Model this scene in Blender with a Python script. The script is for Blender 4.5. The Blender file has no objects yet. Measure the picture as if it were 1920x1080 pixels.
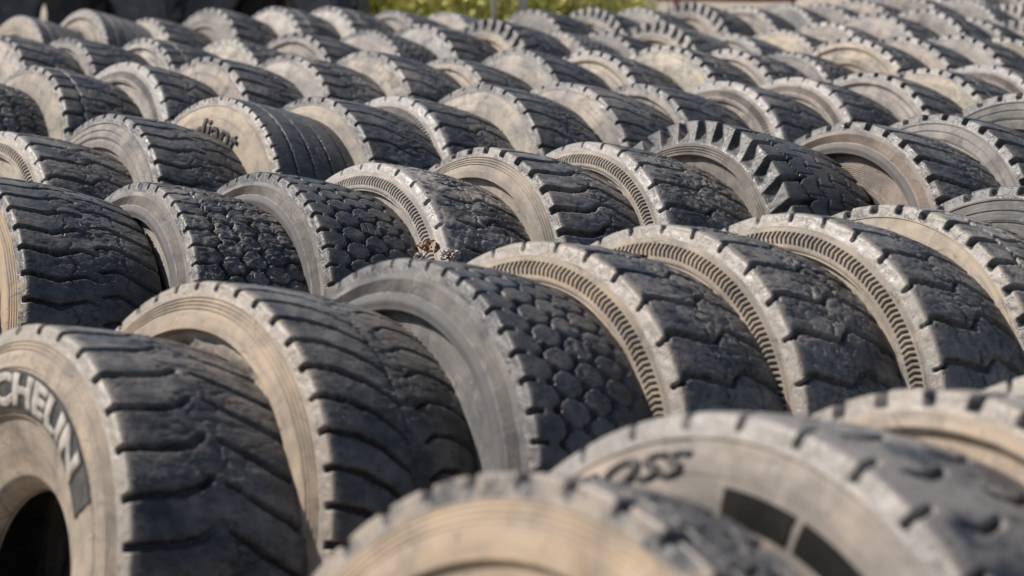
import bpy, math, random
import numpy as np
from mathutils import Matrix, Vector, noise as mnoise

random.seed(7)
sc = bpy.context.scene
col = sc.collection
R_ = math.radians

# ------------------------------------------------------------------ camera
CAM_H = 1.7760
RR = np.array([[0.99999797, 0.00037420, 0.00198062],
               [0.00201566, -0.18564634, -0.98261456],
               [0.0, 0.98261656, -0.18564672]])      # rows: right, down, forward
cam_d = bpy.data.cameras.new('camera')
cam = bpy.data.objects.new('camera', cam_d)
col.objects.link(cam)
M = Matrix.Identity(4)
for i in range(3):
    M[i][0] = RR[0][i]; M[i][1] = -RR[1][i]; M[i][2] = -RR[2][i]
M[2][3] = CAM_H
cam.matrix_world = M
cam_d.sensor_width = 36.0
cam_d.lens = 75.0
cam_d.clip_start = 0.05
cam_d.clip_end = 2000
cam_d.dof.use_dof = True
cam_d.dof.focus_distance = 5.75
cam_d.dof.aperture_fstop = 3.3
sc.camera = cam

# ------------------------------------------------------------------ world, sun, exposure
SUN = Vector((-1.0, 0.13, 1.08)).normalized()       # direction towards the sun
world = bpy.data.worlds.new('World')
sc.world = world
world.use_nodes = True
wn = world.node_tree
bg = wn.nodes['Background']
sky = wn.nodes.new('ShaderNodeTexSky')
sky.sky_type = 'NISHITA'
sky.sun_disc = False
sky.sun_elevation = math.asin(SUN.z)
sky.sun_rotation = math.atan2(SUN.x, SUN.y)
sky.air_density = 1.0
sky.dust_density = 1.5
wn.links.new(sky.outputs[0], bg.inputs[0])
bg.inputs[1].default_value = 0.075
sun_d = bpy.data.lights.new('sun', 'SUN')
sun_d.energy = 5.0
sun_d.angle = R_(1.0)
sun_d.color = (1.0, 0.945, 0.88)
sun = bpy.data.objects.new('sun', sun_d)
sun.rotation_euler = SUN.to_track_quat('Z', 'Y').to_euler()
sun.location = (-20, 0, 20)
col.objects.link(sun)
sc.view_settings.view_transform = 'Standard'
sc.view_settings.look = 'None'
sc.view_settings.exposure = 0.60
sc.view_settings.gamma = 1.0
sc.cycles.use_denoising = True

# ------------------------------------------------------------------ numpy noise
def _hash(i, j, k, seed):
    h = (i.astype(np.uint32) * np.uint32(374761393) + j.astype(np.uint32) * np.uint32(668265263)
         + k.astype(np.uint32) * np.uint32(2147483647) + np.uint32(seed * 974711 + 12345))
    h = (h ^ (h >> np.uint32(13))) * np.uint32(1274126177)
    h = h ^ (h >> np.uint32(16))
    return (h & np.uint32(0xFFFFFF)).astype(np.float32) / np.float32(0xFFFFFF)

def vnoise(P, scale, seed=0):
    """value noise in 0..1 on an (n,3) array"""
    Q = P * scale + 1000.0
    F = np.floor(Q)
    I = F.astype(np.int64)
    T = (Q - F).astype(np.float32)
    T = T * T * (3 - 2 * T)
    out = 0
    for dx in (0, 1):
        wx = T[:, 0] if dx else 1 - T[:, 0]
        for dy in (0, 1):
            wy = T[:, 1] if dy else 1 - T[:, 1]
            for dz in (0, 1):
                wz = T[:, 2] if dz else 1 - T[:, 2]
                out = out + wx * wy * wz * _hash(I[:, 0] + dx, I[:, 1] + dy, I[:, 2] + dz, seed)
    return out

def fbm(P, scale, oct=3, seed=0):
    a, s, t = 0, 0.5, 0
    for o in range(oct):
        a = a + s * vnoise(P, scale * 2 ** o, seed + o * 17)
        t += s
        s *= 0.5
    return a / t

def sstep(a, b, x):
    t = np.clip((x - a) / (b - a), 0, 1)
    return t * t * (3 - 2 * t)

# ------------------------------------------------------------------ mesh helpers
def grid_mesh(name, co, nt, nr, wrap=True, attrs=None, flip=False):
    """co: (nt*nr, 3) ordered [theta][row]; quads between neighbours, theta wraps"""
    me = bpy.data.meshes.new(name)
    me.vertices.add(len(co))
    me.vertices.foreach_set('co', co.astype(np.float32).ravel())
    n = nt if wrap else nt - 1
    a = np.arange(n)[:, None] * nr + np.arange(nr - 1)[None, :]
    b = ((np.arange(n) + 1) % nt)[:, None] * nr + np.arange(nr - 1)[None, :]
    q = np.stack([a, b, b + 1, a + 1], -1).reshape(-1, 4)
    if flip:
        q = q[:, ::-1]
    m = len(q)
    me.loops.add(m * 4)
    me.loops.foreach_set('vertex_index', q.astype(np.int32).ravel())
    me.polygons.add(m)
    me.polygons.foreach_set('loop_start', np.arange(0, m * 4, 4, dtype=np.int32))
    me.polygons.foreach_set('use_smooth', np.ones(m, dtype=bool))
    me.update(calc_edges=True)
    if attrs:
        for k, v in attrs.items():
            at = me.attributes.new(k, 'FLOAT', 'POINT')
            at.data.foreach_set('value', v.astype(np.float32))
    return me

def lathe(xr, th):
    """xr (nr,2) axial, radius -> (nt*nr,3): local X axial, y = -r cos, z = r sin"""
    c, s = np.cos(th)[:, None], np.sin(th)[:, None]
    x = np.broadcast_to(xr[None, :, 0], (len(th), len(xr)))
    return np.stack([x, -xr[None, :, 1] * c, xr[None, :, 1] * s], -1).reshape(-1, 3)

# ------------------------------------------------------------------ materials
def new_mat(name):
    m = bpy.data.materials.new(name)
    m.use_nodes = True
    nt = m.node_tree
    return m, nt, nt.nodes['Principled BSDF']

def N(nt, typ, **kw):
    n = nt.nodes.new(typ)
    for k, v in kw.items():
        setattr(n, k, v)
    return n

def math_node(nt, op, a, b=None, clamp=False):
    n = N(nt, 'ShaderNodeMath', operation=op, use_clamp=clamp)
    for i, v in enumerate((a, b)):
        if v is None:
            continue
        if isinstance(v, (int, float)):
            n.inputs[i].default_value = v
        else:
            nt.links.new(v, n.inputs[i])
    return n.outputs[0]

def ramp(nt, fac, lo, hi):
    n = N(nt, 'ShaderNodeMapRange', interpolation_type='SMOOTHSTEP')
    nt.links.new(fac, n.inputs[0])
    n.inputs[1].default_value = lo
    n.inputs[2].default_value = hi
    return n.outputs[0]

def mixc(nt, fac, a, b, blend='MIX'):
    n = N(nt, 'ShaderNodeMix', data_type='RGBA', blend_type=blend)
    if isinstance(fac, (int, float)):
        n.inputs[0].default_value = fac
    else:
        nt.links.new(fac, n.inputs[0])
    for i, v in ((6, a), (7, b)):
        if isinstance(v, tuple):
            n.inputs[i].default_value = (*v, 1) if len(v) == 3 else v
        else:
            nt.links.new(v, n.inputs[i])
    return n.outputs[2]

def coords(nt):
    """object coordinates shifted by a random amount for every object"""
    tc = N(nt, 'ShaderNodeTexCoord')
    oi = N(nt, 'ShaderNodeObjectInfo')
    sh = N(nt, 'ShaderNodeVectorMath', operation='SCALE')
    cx = N(nt, 'ShaderNodeCombineXYZ')
    nt.links.new(oi.outputs['Random'], cx.inputs[0])
    nt.links.new(math_node(nt, 'MULTIPLY', oi.outputs['Random'], 3.7), cx.inputs[1])
    nt.links.new(cx.outputs[0], sh.inputs[0])
    sh.inputs['Scale'].default_value = 40.0
    ad = N(nt, 'ShaderNodeVectorMath', operation='ADD')
    nt.links.new(tc.outputs['Object'], ad.inputs[0])
    nt.links.new(sh.outputs[0], ad.inputs[1])
    return ad.outputs[0], oi, tc

def tex_noise(nt, vec, scale, detail=4.0, rough=0.55, dist=0.0):
    n = N(nt, 'ShaderNodeTexNoise')
    nt.links.new(vec, n.inputs['Vector'])
    n.inputs['Scale'].default_value = scale
    n.inputs['Detail'].default_value = detail
    n.inputs['Roughness'].default_value = rough
    n.inputs['Distortion'].default_value = dist
    return n.outputs['Fac']

def bump(nt, h, strength, dist, prev=None):
    b = N(nt, 'ShaderNodeBump')
    b.inputs['Strength'].default_value = strength
    b.inputs['Distance'].default_value = dist
    nt.links.new(h, b.inputs['Height'])
    if prev is not None:
        nt.links.new(prev, b.inputs['Normal'])
    return b.outputs[0]

def make_tread_mat():
    m, nt, p = new_mat('worn_tread_rubber')
    v, oi, tc = coords(nt)
    dust = N(nt, 'ShaderNodeAttribute', attribute_name='dust').outputs['Fac']
    rough = N(nt, 'ShaderNodeAttribute', attribute_name='wear').outputs['Fac']
    big = tex_noise(nt, v, 7.0, 5, 0.6)
    mid = tex_noise(nt, v, 34.0, 6, 0.65)
    fine = tex_noise(nt, v, 190.0, 4, 0.7)
    rub = mixc(nt, mid, (0.013, 0.014, 0.017), (0.042, 0.041, 0.042))
    gro = N(nt, 'ShaderNodeAttribute', attribute_name='gro').outputs['Fac']
    film = math_node(nt, 'MULTIPLY', ramp(nt, math_node(nt, 'ADD', math_node(nt, 'MULTIPLY', big, 0.62), math_node(nt, 'MULTIPLY', mid, 0.38)), 0.36, 0.68), oi.outputs['Alpha'])
    film = math_node(nt, 'MULTIPLY', math_node(nt, 'MULTIPLY', film, 1.6, True), math_node(nt, 'SUBTRACT', 1.0, math_node(nt, 'MULTIPLY', gro, 0.9)))  # shade of the grooves put into the colour: dust film fades out there
    c1 = mixc(nt, film, rub, (0.240, 0.212, 0.182))
    speck = ramp(nt, fine, 0.60, 0.72)
    c1 = mixc(nt, math_node(nt, 'MULTIPLY', speck, 0.45), c1, (0.20, 0.185, 0.165))
    tint = mixc(nt, mid, oi.outputs['Color'], mixc(nt, 0.55, oi.outputs['Color'], (0.10, 0.097, 0.094)))
    df = ramp(nt, math_node(nt, 'ADD', dust, math_node(nt, 'MULTIPLY', math_node(nt, 'SUBTRACT', math_node(nt, 'ADD', math_node(nt, 'MULTIPLY', mid, 0.65), math_node(nt, 'MULTIPLY', big, 0.35)), 0.5), 2.0)), 0.34, 0.70)
    c2 = mixc(nt, math_node(nt, 'MULTIPLY', df, 0.9), c1, tint)
    nt.links.new(c2, p.inputs['Base Color'])
    rg = N(nt, 'ShaderNodeMapRange')
    nt.links.new(mid, rg.inputs[0])
    rg.inputs[1].default_value = 0.3; rg.inputs[2].default_value = 0.7
    rg.inputs[3].default_value = 0.30; rg.inputs[4].default_value = 0.62
    nt.links.new(rg.outputs[0], p.inputs['Roughness'])
    p.inputs['Specular IOR Level'].default_value = 0.45
    # cracks
    vo = N(nt, 'ShaderNodeTexVoronoi', feature='DISTANCE_TO_EDGE')
    wv = N(nt, 'ShaderNodeMix', data_type='VECTOR')
    wv.inputs[0].default_value = 0.05
    nt.links.new(v, wv.inputs[4])
    nz = N(nt, 'ShaderNodeTexNoise')
    nt.links.new(v, nz.inputs['Vector']); nz.inputs['Scale'].default_value = 25.0
    nt.links.new(nz.outputs['Color'], wv.inputs[5])
    nt.links.new(wv.outputs[1], vo.inputs['Vector'])
    vo.inputs['Scale'].default_value = 42.0
    crack = ramp(nt, vo.outputs['Distance'], 0.0, 0.07)
    crk = math_node(nt, 'MULTIPLY', math_node(nt, 'SUBTRACT', 1.0, crack), math_node(nt, 'MULTIPLY', ramp(nt, tex_noise(nt, v, 12.0, 3), 0.44, 0.60), math_node(nt, 'ADD', math_node(nt, 'MULTIPLY', rough, 0.75), 0.25)))
    h = math_node(nt, 'SUBTRACT', math_node(nt, 'ADD', math_node(nt, 'MULTIPLY', mid, 0.45), math_node(nt, 'MULTIPLY', fine, 0.45)), math_node(nt, 'MULTIPLY', crk, 1.4))
    c3 = mixc(nt, math_node(nt, 'MULTIPLY', crk, 0.85), c2, (0.010, 0.010, 0.011))
    pit = ramp(nt, tex_noise(nt, v, 120.0, 2, 0.5), 0.62, 0.70)
    c3 = mixc(nt, math_node(nt, 'MULTIPLY', math_node(nt, 'MULTIPLY', pit, 0.6), math_node(nt, 'SUBTRACT', 1.0, df)), c3, (0.012, 0.012, 0.013))
    h = math_node(nt, 'SUBTRACT', h, math_node(nt, 'MULTIPLY', pit, 0.6))
    nt.links.new(c3, p.inputs['Base Color'])
    nt.links.new(bump(nt, h, 0.65, 0.0035), p.inputs['Normal'])
    return m

def make_side_mat():
    m, nt, p = new_mat('dusty_sidewall_rubber')
    v, oi, tc = coords(nt)
    # radius and angle of the local point, for smears that follow the circle
    sx = N(nt, 'ShaderNodeSeparateXYZ')
    nt.links.new(tc.outputs['Object'], sx.inputs[0])
    rr = math_node(nt, 'SQRT', math_node(nt, 'ADD', math_node(nt, 'POWER', sx.outputs[1], 2.0), math_node(nt, 'POWER', sx.outputs[2], 2.0)))
    ang = N(nt, 'ShaderNodeMath', operation='ARCTAN2')
    nt.links.new(sx.outputs[1], ang.inputs[0]); nt.links.new(sx.outputs[2], ang.inputs[1])
    pol = N(nt, 'ShaderNodeCombineXYZ')
    nt.links.new(math_node(nt, 'MULTIPLY', rr, 55.0), pol.inputs[0])
    nt.links.new(math_node(nt, 'MULTIPLY', ang.outputs[0], 2.2), pol.inputs[1])
    nt.links.new(math_node(nt, 'MULTIPLY', oi.outputs['Random'], 60.0), pol.inputs[2])
    rad = N(nt, 'ShaderNodeCombineXYZ')
    nt.links.new(math_node(nt, 'MULTIPLY', rr, 9.0), rad.inputs[0])
    nt.links.new(math_node(nt, 'MULTIPLY', ang.outputs[0], 7.0), rad.inputs[1])
    nt.links.new(math_node(nt, 'MULTIPLY', oi.outputs['Random'], 90.0), rad.inputs[2])
    big = tex_noise(nt, v, 6.0, 5, 0.6, 0.3)
    mid = tex_noise(nt, v, 26.0, 6, 0.62)
    fine = tex_noise(nt, v, 160.0, 4, 0.7)
    ring = tex_noise(nt, pol.outputs[0], 1.0, 3, 0.6)
    smear = tex_noise(nt, rad.outputs[0], 1.0, 5, 0.65, 0.8)
    base = mixc(nt, ramp(nt, big, 0.3, 0.7), mixc(nt, 1.0, oi.outputs['Color'], (0.62, 0.63, 0.64), 'MULTIPLY'), mixc(nt, 1.0, oi.outputs['Color'], (1.28, 1.20, 1.10), 'MULTIPLY'))
    base = mixc(nt, math_node(nt, 'MULTIPLY', ramp(nt, ring, 0.42, 0.72), 0.45), base, (0.120, 0.113, 0.108))
    base = mixc(nt, math_node(nt, 'MULTIPLY', ramp(nt, smear, 0.48, 0.70), 0.42), base, mixc(nt, 0.5, oi.outputs['Color'], (0.34, 0.30, 0.26)))
    worn = math_node(nt, 'MULTIPLY', ramp(nt, math_node(nt, 'ADD', math_node(nt, 'MULTIPLY', mid, 0.55), math_node(nt, 'MULTIPLY', big, 0.45)), 0.52, 0.68), math_node(nt, 'SUBTRACT', 1.05, oi.outputs['Alpha']))
    base = mixc(nt, math_node(nt, 'MULTIPLY', worn, 0.75), base, (0.085, 0.083, 0.084))
    base = mixc(nt, math_node(nt, 'MULTIPLY', ramp(nt, fine, 0.58, 0.75), 0.22), base, (0.07, 0.06, 0.055))
    blot = tex_noise(nt, v, 13.0, 7, 0.68, 0.8)
    base = mixc(nt, math_node(nt, 'MULTIPLY', ramp(nt, blot, 0.50, 0.66), math_node(nt, 'SUBTRACT', 1.12, oi.outputs['Alpha'])), base, (0.072, 0.070, 0.072))
    blot2 = tex_noise(nt, v, 9.0, 6, 0.66, 0.5)
    base = mixc(nt, math_node(nt, 'MULTIPLY', ramp(nt, blot2, 0.55, 0.70), 0.55), base, mixc(nt, 1.0, oi.outputs['Color'], (1.35, 1.32, 1.30), 'MULTIPLY'))
    pol2 = N(nt, 'ShaderNodeCombineXYZ')
    nt.links.new(math_node(nt, 'MULTIPLY', rr, 210.0), pol2.inputs[0])
    nt.links.new(math_node(nt, 'MULTIPLY', ang.outputs[0], 7.0), pol2.inputs[1])
    nt.links.new(math_node(nt, 'MULTIPLY', oi.outputs['Random'], 33.0), pol2.inputs[2])
    scuff = tex_noise(nt, pol2.outputs[0], 1.0, 3, 0.6)
    base = mixc(nt, math_node(nt, 'MULTIPLY', ramp(nt, scuff, 0.60, 0.72), 0.40), base, (0.09, 0.085, 0.08))
    base = mixc(nt, math_node(nt, 'MULTIPLY', ramp(nt, scuff, 0.42, 0.30), 0.25), base, (0.34, 0.31, 0.28))
    vc = N(nt, 'ShaderNodeTexVoronoi', feature='DISTANCE_TO_EDGE')
    vcv = N(nt, 'ShaderNodeVectorMath', operation='ADD')
    nt.links.new(v, vcv.inputs[0])
    vcn = N(nt, 'ShaderNodeTexNoise'); nt.links.new(v, vcn.inputs['Vector']); vcn.inputs['Scale'].default_value = 18.0
    vcs = N(nt, 'ShaderNodeVectorMath', operation='SCALE'); nt.links.new(vcn.outputs['Color'], vcs.inputs[0]); vcs.inputs['Scale'].default_value = 0.06
    nt.links.new(vcs.outputs[0], vcv.inputs[1])
    nt.links.new(vcv.outputs[0], vc.inputs['Vector']); vc.inputs['Scale'].default_value = 14.0
    ck = math_node(nt, 'MULTIPLY', math_node(nt, 'SUBTRACT', 1.0, ramp(nt, vc.outputs['Distance'], 0.0, 0.022)), ramp(nt, blot2, 0.48, 0.58))
    base = mixc(nt, math_node(nt, 'MULTIPLY', ck, 0.7), base, (0.04, 0.036, 0.033))
    gri = N(nt, 'ShaderNodeAttribute', attribute_name='grime').outputs['Fac']
    gf = ramp(nt, math_node(nt, 'ADD', gri, math_node(nt, 'MULTIPLY', math_node(nt, 'SUBTRACT', mid, 0.5), 0.8)), 0.35, 0.75)
    base = mixc(nt, math_node(nt, 'MULTIPLY', gf, 0.8), base, mixc(nt, big, (0.055, 0.056, 0.060), (0.10, 0.095, 0.09)))
    nt.links.new(base, p.inputs['Base Color'])
    p.inputs['Roughness'].default_value = 0.82
    p.inputs['Specular IOR Level'].default_value = 0.25
    h = math_node(nt, 'ADD', math_node(nt, 'MULTIPLY', mid, 0.6), math_node(nt, 'MULTIPLY', fine, 0.3))
    nt.links.new(bump(nt, h, 0.45, 0.002), p.inputs['Normal'])
    return m

def simple_mat(name, c0, c1, scale=20, rough=0.8, spec=0.3, bstr=0.3, bdist=0.003, detail=5):
    m, nt, p = new_mat(name)
    v, oi, tc = coords(nt)
    n = tex_noise(nt, v, scale, detail, 0.6)
    nt.links.new(mixc(nt, ramp(nt, n, 0.3, 0.7), c0, c1), p.inputs['Base Color'])
    p.inputs['Roughness'].default_value = rough
    p.inputs['Specular IOR Level'].default_value = spec
    nt.links.new(bump(nt, n, bstr, bdist), p.inputs['Normal'])
    return m

MT = make_tread_mat()
MS = make_side_mat()
M_LINER = simple_mat('inner_liner_rubber', (0.030, 0.029, 0.028), (0.085, 0.075, 0.065), 14, 0.7)
M_DARK = simple_mat('bare_black_rubber', (0.018, 0.018, 0.019), (0.045, 0.043, 0.041), 30, 0.6, 0.4)
M_PATCH = simple_mat('smooth_black_panel', (0.008, 0.0075, 0.007), (0.018, 0.0165, 0.015), 12, 0.85, 0.08)
M_PRINT = simple_mat('scuffed_black_lettering', (0.020, 0.019, 0.018), (0.055, 0.050, 0.046), 45, 0.7, 0.4)
M_LETTER = simple_mat('dusty_raised_lettering', (0.20, 0.185, 0.165), (0.30, 0.275, 0.245), 30, 0.85)

# ------------------------------------------------------------------ tyre geometry
R0, W = 0.525, 0.292
LEAN = 0.2767

def base_x(r):
    """axial position of the near sidewall (0 = shoulder plane, minus = towards the viewer)"""
    rs = np.array([0.200, 0.206, 0.215, 0.228, 0.25, 0.28, 0.33, 0.38, 0.42, 0.46, 0.495, 0.515])
    xs = np.array([0.062, 0.048, 0.036, 0.026, 0.020, 0.010, -0.003, -0.013, -0.016, -0.013, -0.005, -0.001])
    return np.interp(r, rs, xs)

GROOVE_E = 0.0016

def tread_mesh(name, T):
    rb = T.get('rb', 0.495)
    nt_, nc, nb = T.get('nt', 1150), T.get('nc', 78), 10
    Np = T['N']
    th = np.linspace(0, 2 * np.pi, nt_, endpoint=False)
    # outer and floor profiles
    bt = np.linspace(0, 1, nb)
    xb0 = float(base_x(rb))
    ob = np.stack([xb0 + (0.0 - xb0) * bt, rb + (0.519 - rb) * bt], 1)
    oc = np.array([[0.0012, 0.5225], [0.0035, 0.5250]])
    xc = np.linspace(0.0065, W - 0.0065, nc)
    crown = lambda x: R0 + 0.0006 + T.get('crown', 0.013) * (1 - ((x - W / 2) / (W / 2)) ** 2)
    om = np.stack([xc, crown(xc)], 1)
    mir = lambda a: np.stack([W - a[:, 0], a[:, 1]], 1)[::-1]
    outer = np.concatenate([ob, oc, om, mir(oc), mir(ob)])
    dep = T.get('depth', 0.014)
    bin_ = T.get('bin', 0.010) * 1.5            # how far the notch cuts in at the shoulder
    fb = np.stack([xb0 + (bin_ - xb0) * bt ** 0.8, rb + (R0 - dep - rb) * bt ** 0.9 if dep < R0 - rb else rb + 0.003 * bt], 1)
    fc = np.array([[bin_ + 0.002, R0 - dep + 0.0005], [bin_ + 0.004, R0 - dep + 0.001]])
    xf = bin_ + 0.006 + (W - 2 * bin_ - 0.012) * (xc - xc[0]) / (xc[-1] - xc[0])
    fm = np.stack([xf, crown(xf) - dep], 1)
    floor = np.concatenate([fb, fc, fm, mir(fc), mir(fb)])
    # pattern coordinate xi
    xi_c = (om[:, 0] - W / 2) / (W / 2)
    xb = np.linspace(-1.34, -1.0, nb)
    xcn = np.array([-0.992, -0.976])
    xi = np.concatenate([xb, xcn, xi_c, -xcn[::-1], -xb[::-1]])
    nr = len(xi)
    XI = np.tile(xi, (nt_, 1)).ravel()
    TH = np.repeat(th, nr)
    P0 = lathe(outer, th)
    Pf = lathe(floor, th)
    pl = 2 * np.pi * R0 / Np
    seed = T.get('seed', 1)
    nA = vnoise(P0, 60, seed) - 0.5
    nB = vnoise(P0, 170, seed + 5) - 0.5
    wob = (vnoise(P0, 14, seed + 9) - 0.5) * T.get('wob', 0.10)
    edge = nA * T.get('ragged', 0.0035) + nB * T.get('ragged', 0.0035) * 0.6
    cyc = TH * Np / (2 * np.pi) + wob
    g = np.zeros_like(XI)
    for gr in T.get('trans', []):
        pts = np.array(gr['p'])
        o = np.argsort(pts[:, 0])
        pts = pts[o]
        f = np.interp(XI, pts[:, 0], pts[:, 1])
        e = 0.01
        sl = (np.interp(XI + e, pts[:, 0], pts[:, 1]) - np.interp(XI - e, pts[:, 0], pts[:, 1])) / (2 * e)
        ca = 1 / np.sqrt(1 + (sl * pl / (W / 2)) ** 2)
        ca = np.where(np.abs(XI) > 1, 1, ca)
        d = np.abs((cyc - f + gr.get('o', 0) + 0.5) % 1.0 - 0.5) * pl * ca + edge
        w = np.interp(XI, np.array(gr['w'])[:, 0], np.array(gr['w'])[:, 1]) if isinstance(gr['w'], list) else np.full_like(XI, gr['w'])
        inside = sstep(pts[0, 0] - 0.03, pts[0, 0] + 0.01, XI) * (1 - sstep(pts[-1, 0] - 0.01, pts[-1, 0] + 0.03, XI))
        gg = 1 - sstep(w / 2 - GROOVE_E, w / 2 + GROOVE_E, d)
        g = np.maximum(g, gg * inside * gr.get('d', 1.0))
    for gr in T.get('circ', []):
        pts = np.array(gr['p'])
        ph = cyc % 1.0
        f = np.interp(ph, pts[:, 0], pts[:, 1])
        e = 0.02
        sl = (np.interp((ph + e) % 1, pts[:, 0], pts[:, 1]) - np.interp((ph - e) % 1, pts[:, 0], pts[:, 1])) / (2 * e)
        sl = np.clip(sl * (W / 2) / pl, -2, 2)
        d = np.abs(XI - f) * (W / 2) / np.sqrt(1 + sl ** 2) + edge
        gg = 1 - sstep(gr['w'] / 2 - GROOVE_E, gr['w'] / 2 + GROOVE_E, d)
        g = np.maximum(g, np.where(np.abs(XI) < 1, gg, 0) * gr.get('d', 1.0))
    for pk in T.get('pock', []):          # round pockets where grooves meet
        d = np.sqrt((np.abs((cyc - pk[1] + 0.5) % 1 - 0.5) * pl) ** 2 + ((XI - pk[0]) * W / 2) ** 2) + edge
        g = np.maximum(g, (1 - sstep(pk[2] - GROOVE_E, pk[2] + GROOVE_E, d)) * np.where(np.abs(XI) < 1, 1, 0))
    # the grooves end in the buttress
    g = g * np.where(np.abs(XI) > 1, 1 - sstep(T.get('be', 1.22), T.get('be', 1.22) + 0.08, np.abs(XI)), 1)
    # wear: shallow grooves where the middle is worn down
    wearn = fbm(P0, 11, 3, seed + 30)
    cen = np.exp(-((XI - T.get('wc', 0.1)) / T.get('ww', 0.45)) ** 2)
    shal = np.clip(1 - T.get('shallow', 0.5) * cen * sstep(0.35, 0.62, wearn), 0.15, 1)
    g = g * shal
    co = P0 + (Pf - P0) * g[:, None]
    # worn running surface: dishes, chips and crumbled centre, along the radius
    rad = np.stack([np.zeros_like(XI), co[:, 1], co[:, 2]], 1)
    rad /= np.linalg.norm(rad, axis=1)[:, None]
    on = np.where(np.abs(XI) < 1, 1, 0) * sstep(1.0, 0.93, np.abs(XI))
    dz = (fbm(P0, 22, 2, seed + 40) - 0.5) * 0.6 * T.get('dish', 0.0035)
    ch = vnoise(P0, 75, seed + 50)
    chip = sstep(0.60, 0.80, ch) * sstep(0.42, 0.6, fbm(P0, 16, 2, seed + 60)) * cen
    dz = dz - chip * 0.7 * T.get('chip', 0.004)
    rid = 1 - np.abs(2 * fbm(P0, 24, 3, seed + 65) - 1)
    dz = dz - sstep(0.90, 0.975, rid) * (0.25 + 0.75 * cen) * T.get('crack', 0.0035)
    cr = fbm(P0, 85, 3, seed + 70) - 0.5
    dz = dz + cr * 0.7 * T.get('crumb', 0.002) * (0.35 + 0.65 * cen) * 2
    co = co + rad * (dz * on)[:, None]
    # buttress unevenness
    bo = np.where(np.abs(XI) > 1, 1, 0)
    co[:, 0] += bo * np.sign(XI) * (fbm(P0, 40, 2, seed + 80) - 0.5) * 0.003 * sstep(1.34, 1.25, np.abs(XI))
    aX = np.abs(XI)
    db = T.get('dustband', 0.05) * 1.4
    dust = np.where(aX > 1, 1.0, 1 - sstep(0.995 - db, 1.0 - db * 0.15, 2 - 1 - (aX - (1 - db)) / db * db)) if False else np.where(aX >= 0.998, 1.0, 0.85 * sstep(1 - db * 4.0, 1.0, aX) + 0.15 * sstep(1 - db, 1.0, aX))
    dust = dust * T.get('dustside', 1.0) + T.get('dusttop', 0.0) * np.where(aX < 1, 1, 0) + (T.get('gapdust', 0.0) - 0.8) * g * np.where(aX < 1.02, 1, 0.9)  # real shoulder dust; grooves without gap dust get their shade painted in
    wear = cen * on
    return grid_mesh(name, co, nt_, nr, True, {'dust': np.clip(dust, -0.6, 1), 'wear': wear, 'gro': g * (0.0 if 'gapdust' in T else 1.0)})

def side_mesh(name, S):
    rb = S.get('rb', 0.495)
    nt_ = S.get('nt', 256)
    segs = []
    r = rb
    for (r1, step) in S['rows']:
        n = max(2, int(round((r - r1) / step)))
        segs.append(np.linspace(r, r1, n, endpoint=False))
        r = r1
    segs.append(np.linspace(r, 0.215, 40, endpoint=False))
    segs.append(np.array([0.215, 0.211, 0.207, 0.204, 0.202, 0.2005]))
    rr = np.concatenate(segs)
    x = base_x(rr)
    x = x + S['f'](rr) * sstep(rb, rb - 0.004, rr)
    th = np.linspace(0, 2 * np.pi, nt_, endpoint=False)
    co = lathe(np.stack([x, rr], 1), th)
    nr = len(rr)
    RRR = np.tile(rr, (nt_, 1)).ravel(); TT = np.repeat(th, nr)
    if 'h' in S:
        co[:, 0] += S['h'](RRR, TT, co)
    und = (fbm(co, 9, 3, S.get('seed', 3)) - 0.5) * S.get('und', 0.006) * sstep(rb, rb - 0.03, RRR)
    co[:, 0] += und
    gr = S.get('g', lambda r: 0 * r)(RRR)
    return grid_mesh(name, co, nt_, nr, True, {'grime': gr}, flip=True)

def groove_r(r, r0, w, d):
    return d * (1 - sstep(w * 0.25, w * 0.6, np.abs(r - r0)))

def s_rings(r):
    x = 0
    for r0 in (0.490, 0.482, 0.474, 0.466):
        x = x + groove_r(r, r0, 0.0036, 0.0028)
    x = x + 0.016 * (1 - sstep(0.421, 0.426, r)) - 0.002 * np.exp(-((r - 0.445) / 0.02) ** 2)
    x = x + groove_r(r, 0.36, 0.004, 0.002)
    return x

def s_ribs(r):
    band = sstep(0.453, 0.455, r) * (1 - sstep(0.482, 0.484, r))
    saw = np.abs(((r * 1000 / 3.0) % 1) - 0.5) * 2
    x = band * (saw * 0.0022 - 0.0006)
    x = x - 0.006 * np.exp(-((r - 0.437) / 0.012) ** 2)
    st = 1 - sstep(0.414, 0.418, r)
    saw2 = np.abs(((r * 1000 / 5.5) % 1) - 0.5) * 2
    return x + 0.019 * st + saw2 * 0.0022 * sstep(0.33, 0.335, r) * st

def s_hatch(r):
    x = -0.002 * sstep(0.440, 0.446, r) * (1 - sstep(0.486, 0.490, r))
    x = x + 0.012 * (1 - sstep(0.432, 0.4355, r)) + groove_r(r, 0.4390, 0.0030, 0.0022)
    return x

def h_hatch(n):
    def f(r, t, co):
        band = sstep(0.4515, 0.4535, r) * (1 - sstep(0.4795, 0.4815, r))
        k = np.abs(r - 0.4665) / 0.015
        ph = (t * n / (2 * np.pi) + 0.38 * k) % 1
        d = np.abs(ph - 0.5)
        return band * 0.012 * (1 - sstep(0.17, 0.27, d))
    return f

def s_smooth(r):
    return groove_r(r, 0.4905, 0.0034, 0.0022) + groove_r(r, 0.445, 0.003, 0.0012) + 0.007 * (1 - sstep(0.355, 0.365, r))

def s_lines(r):
    x = 0
    for r0 in (0.488, 0.462, 0.432):
        x = x + groove_r(r, r0, 0.0045, 0.0030)
    x = x - 0.002 * sstep(0.436, 0.44, r) * (1 - sstep(0.455, 0.458, r))
    return x + 0.010 * (1 - sstep(0.396, 0.402, r))

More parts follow.
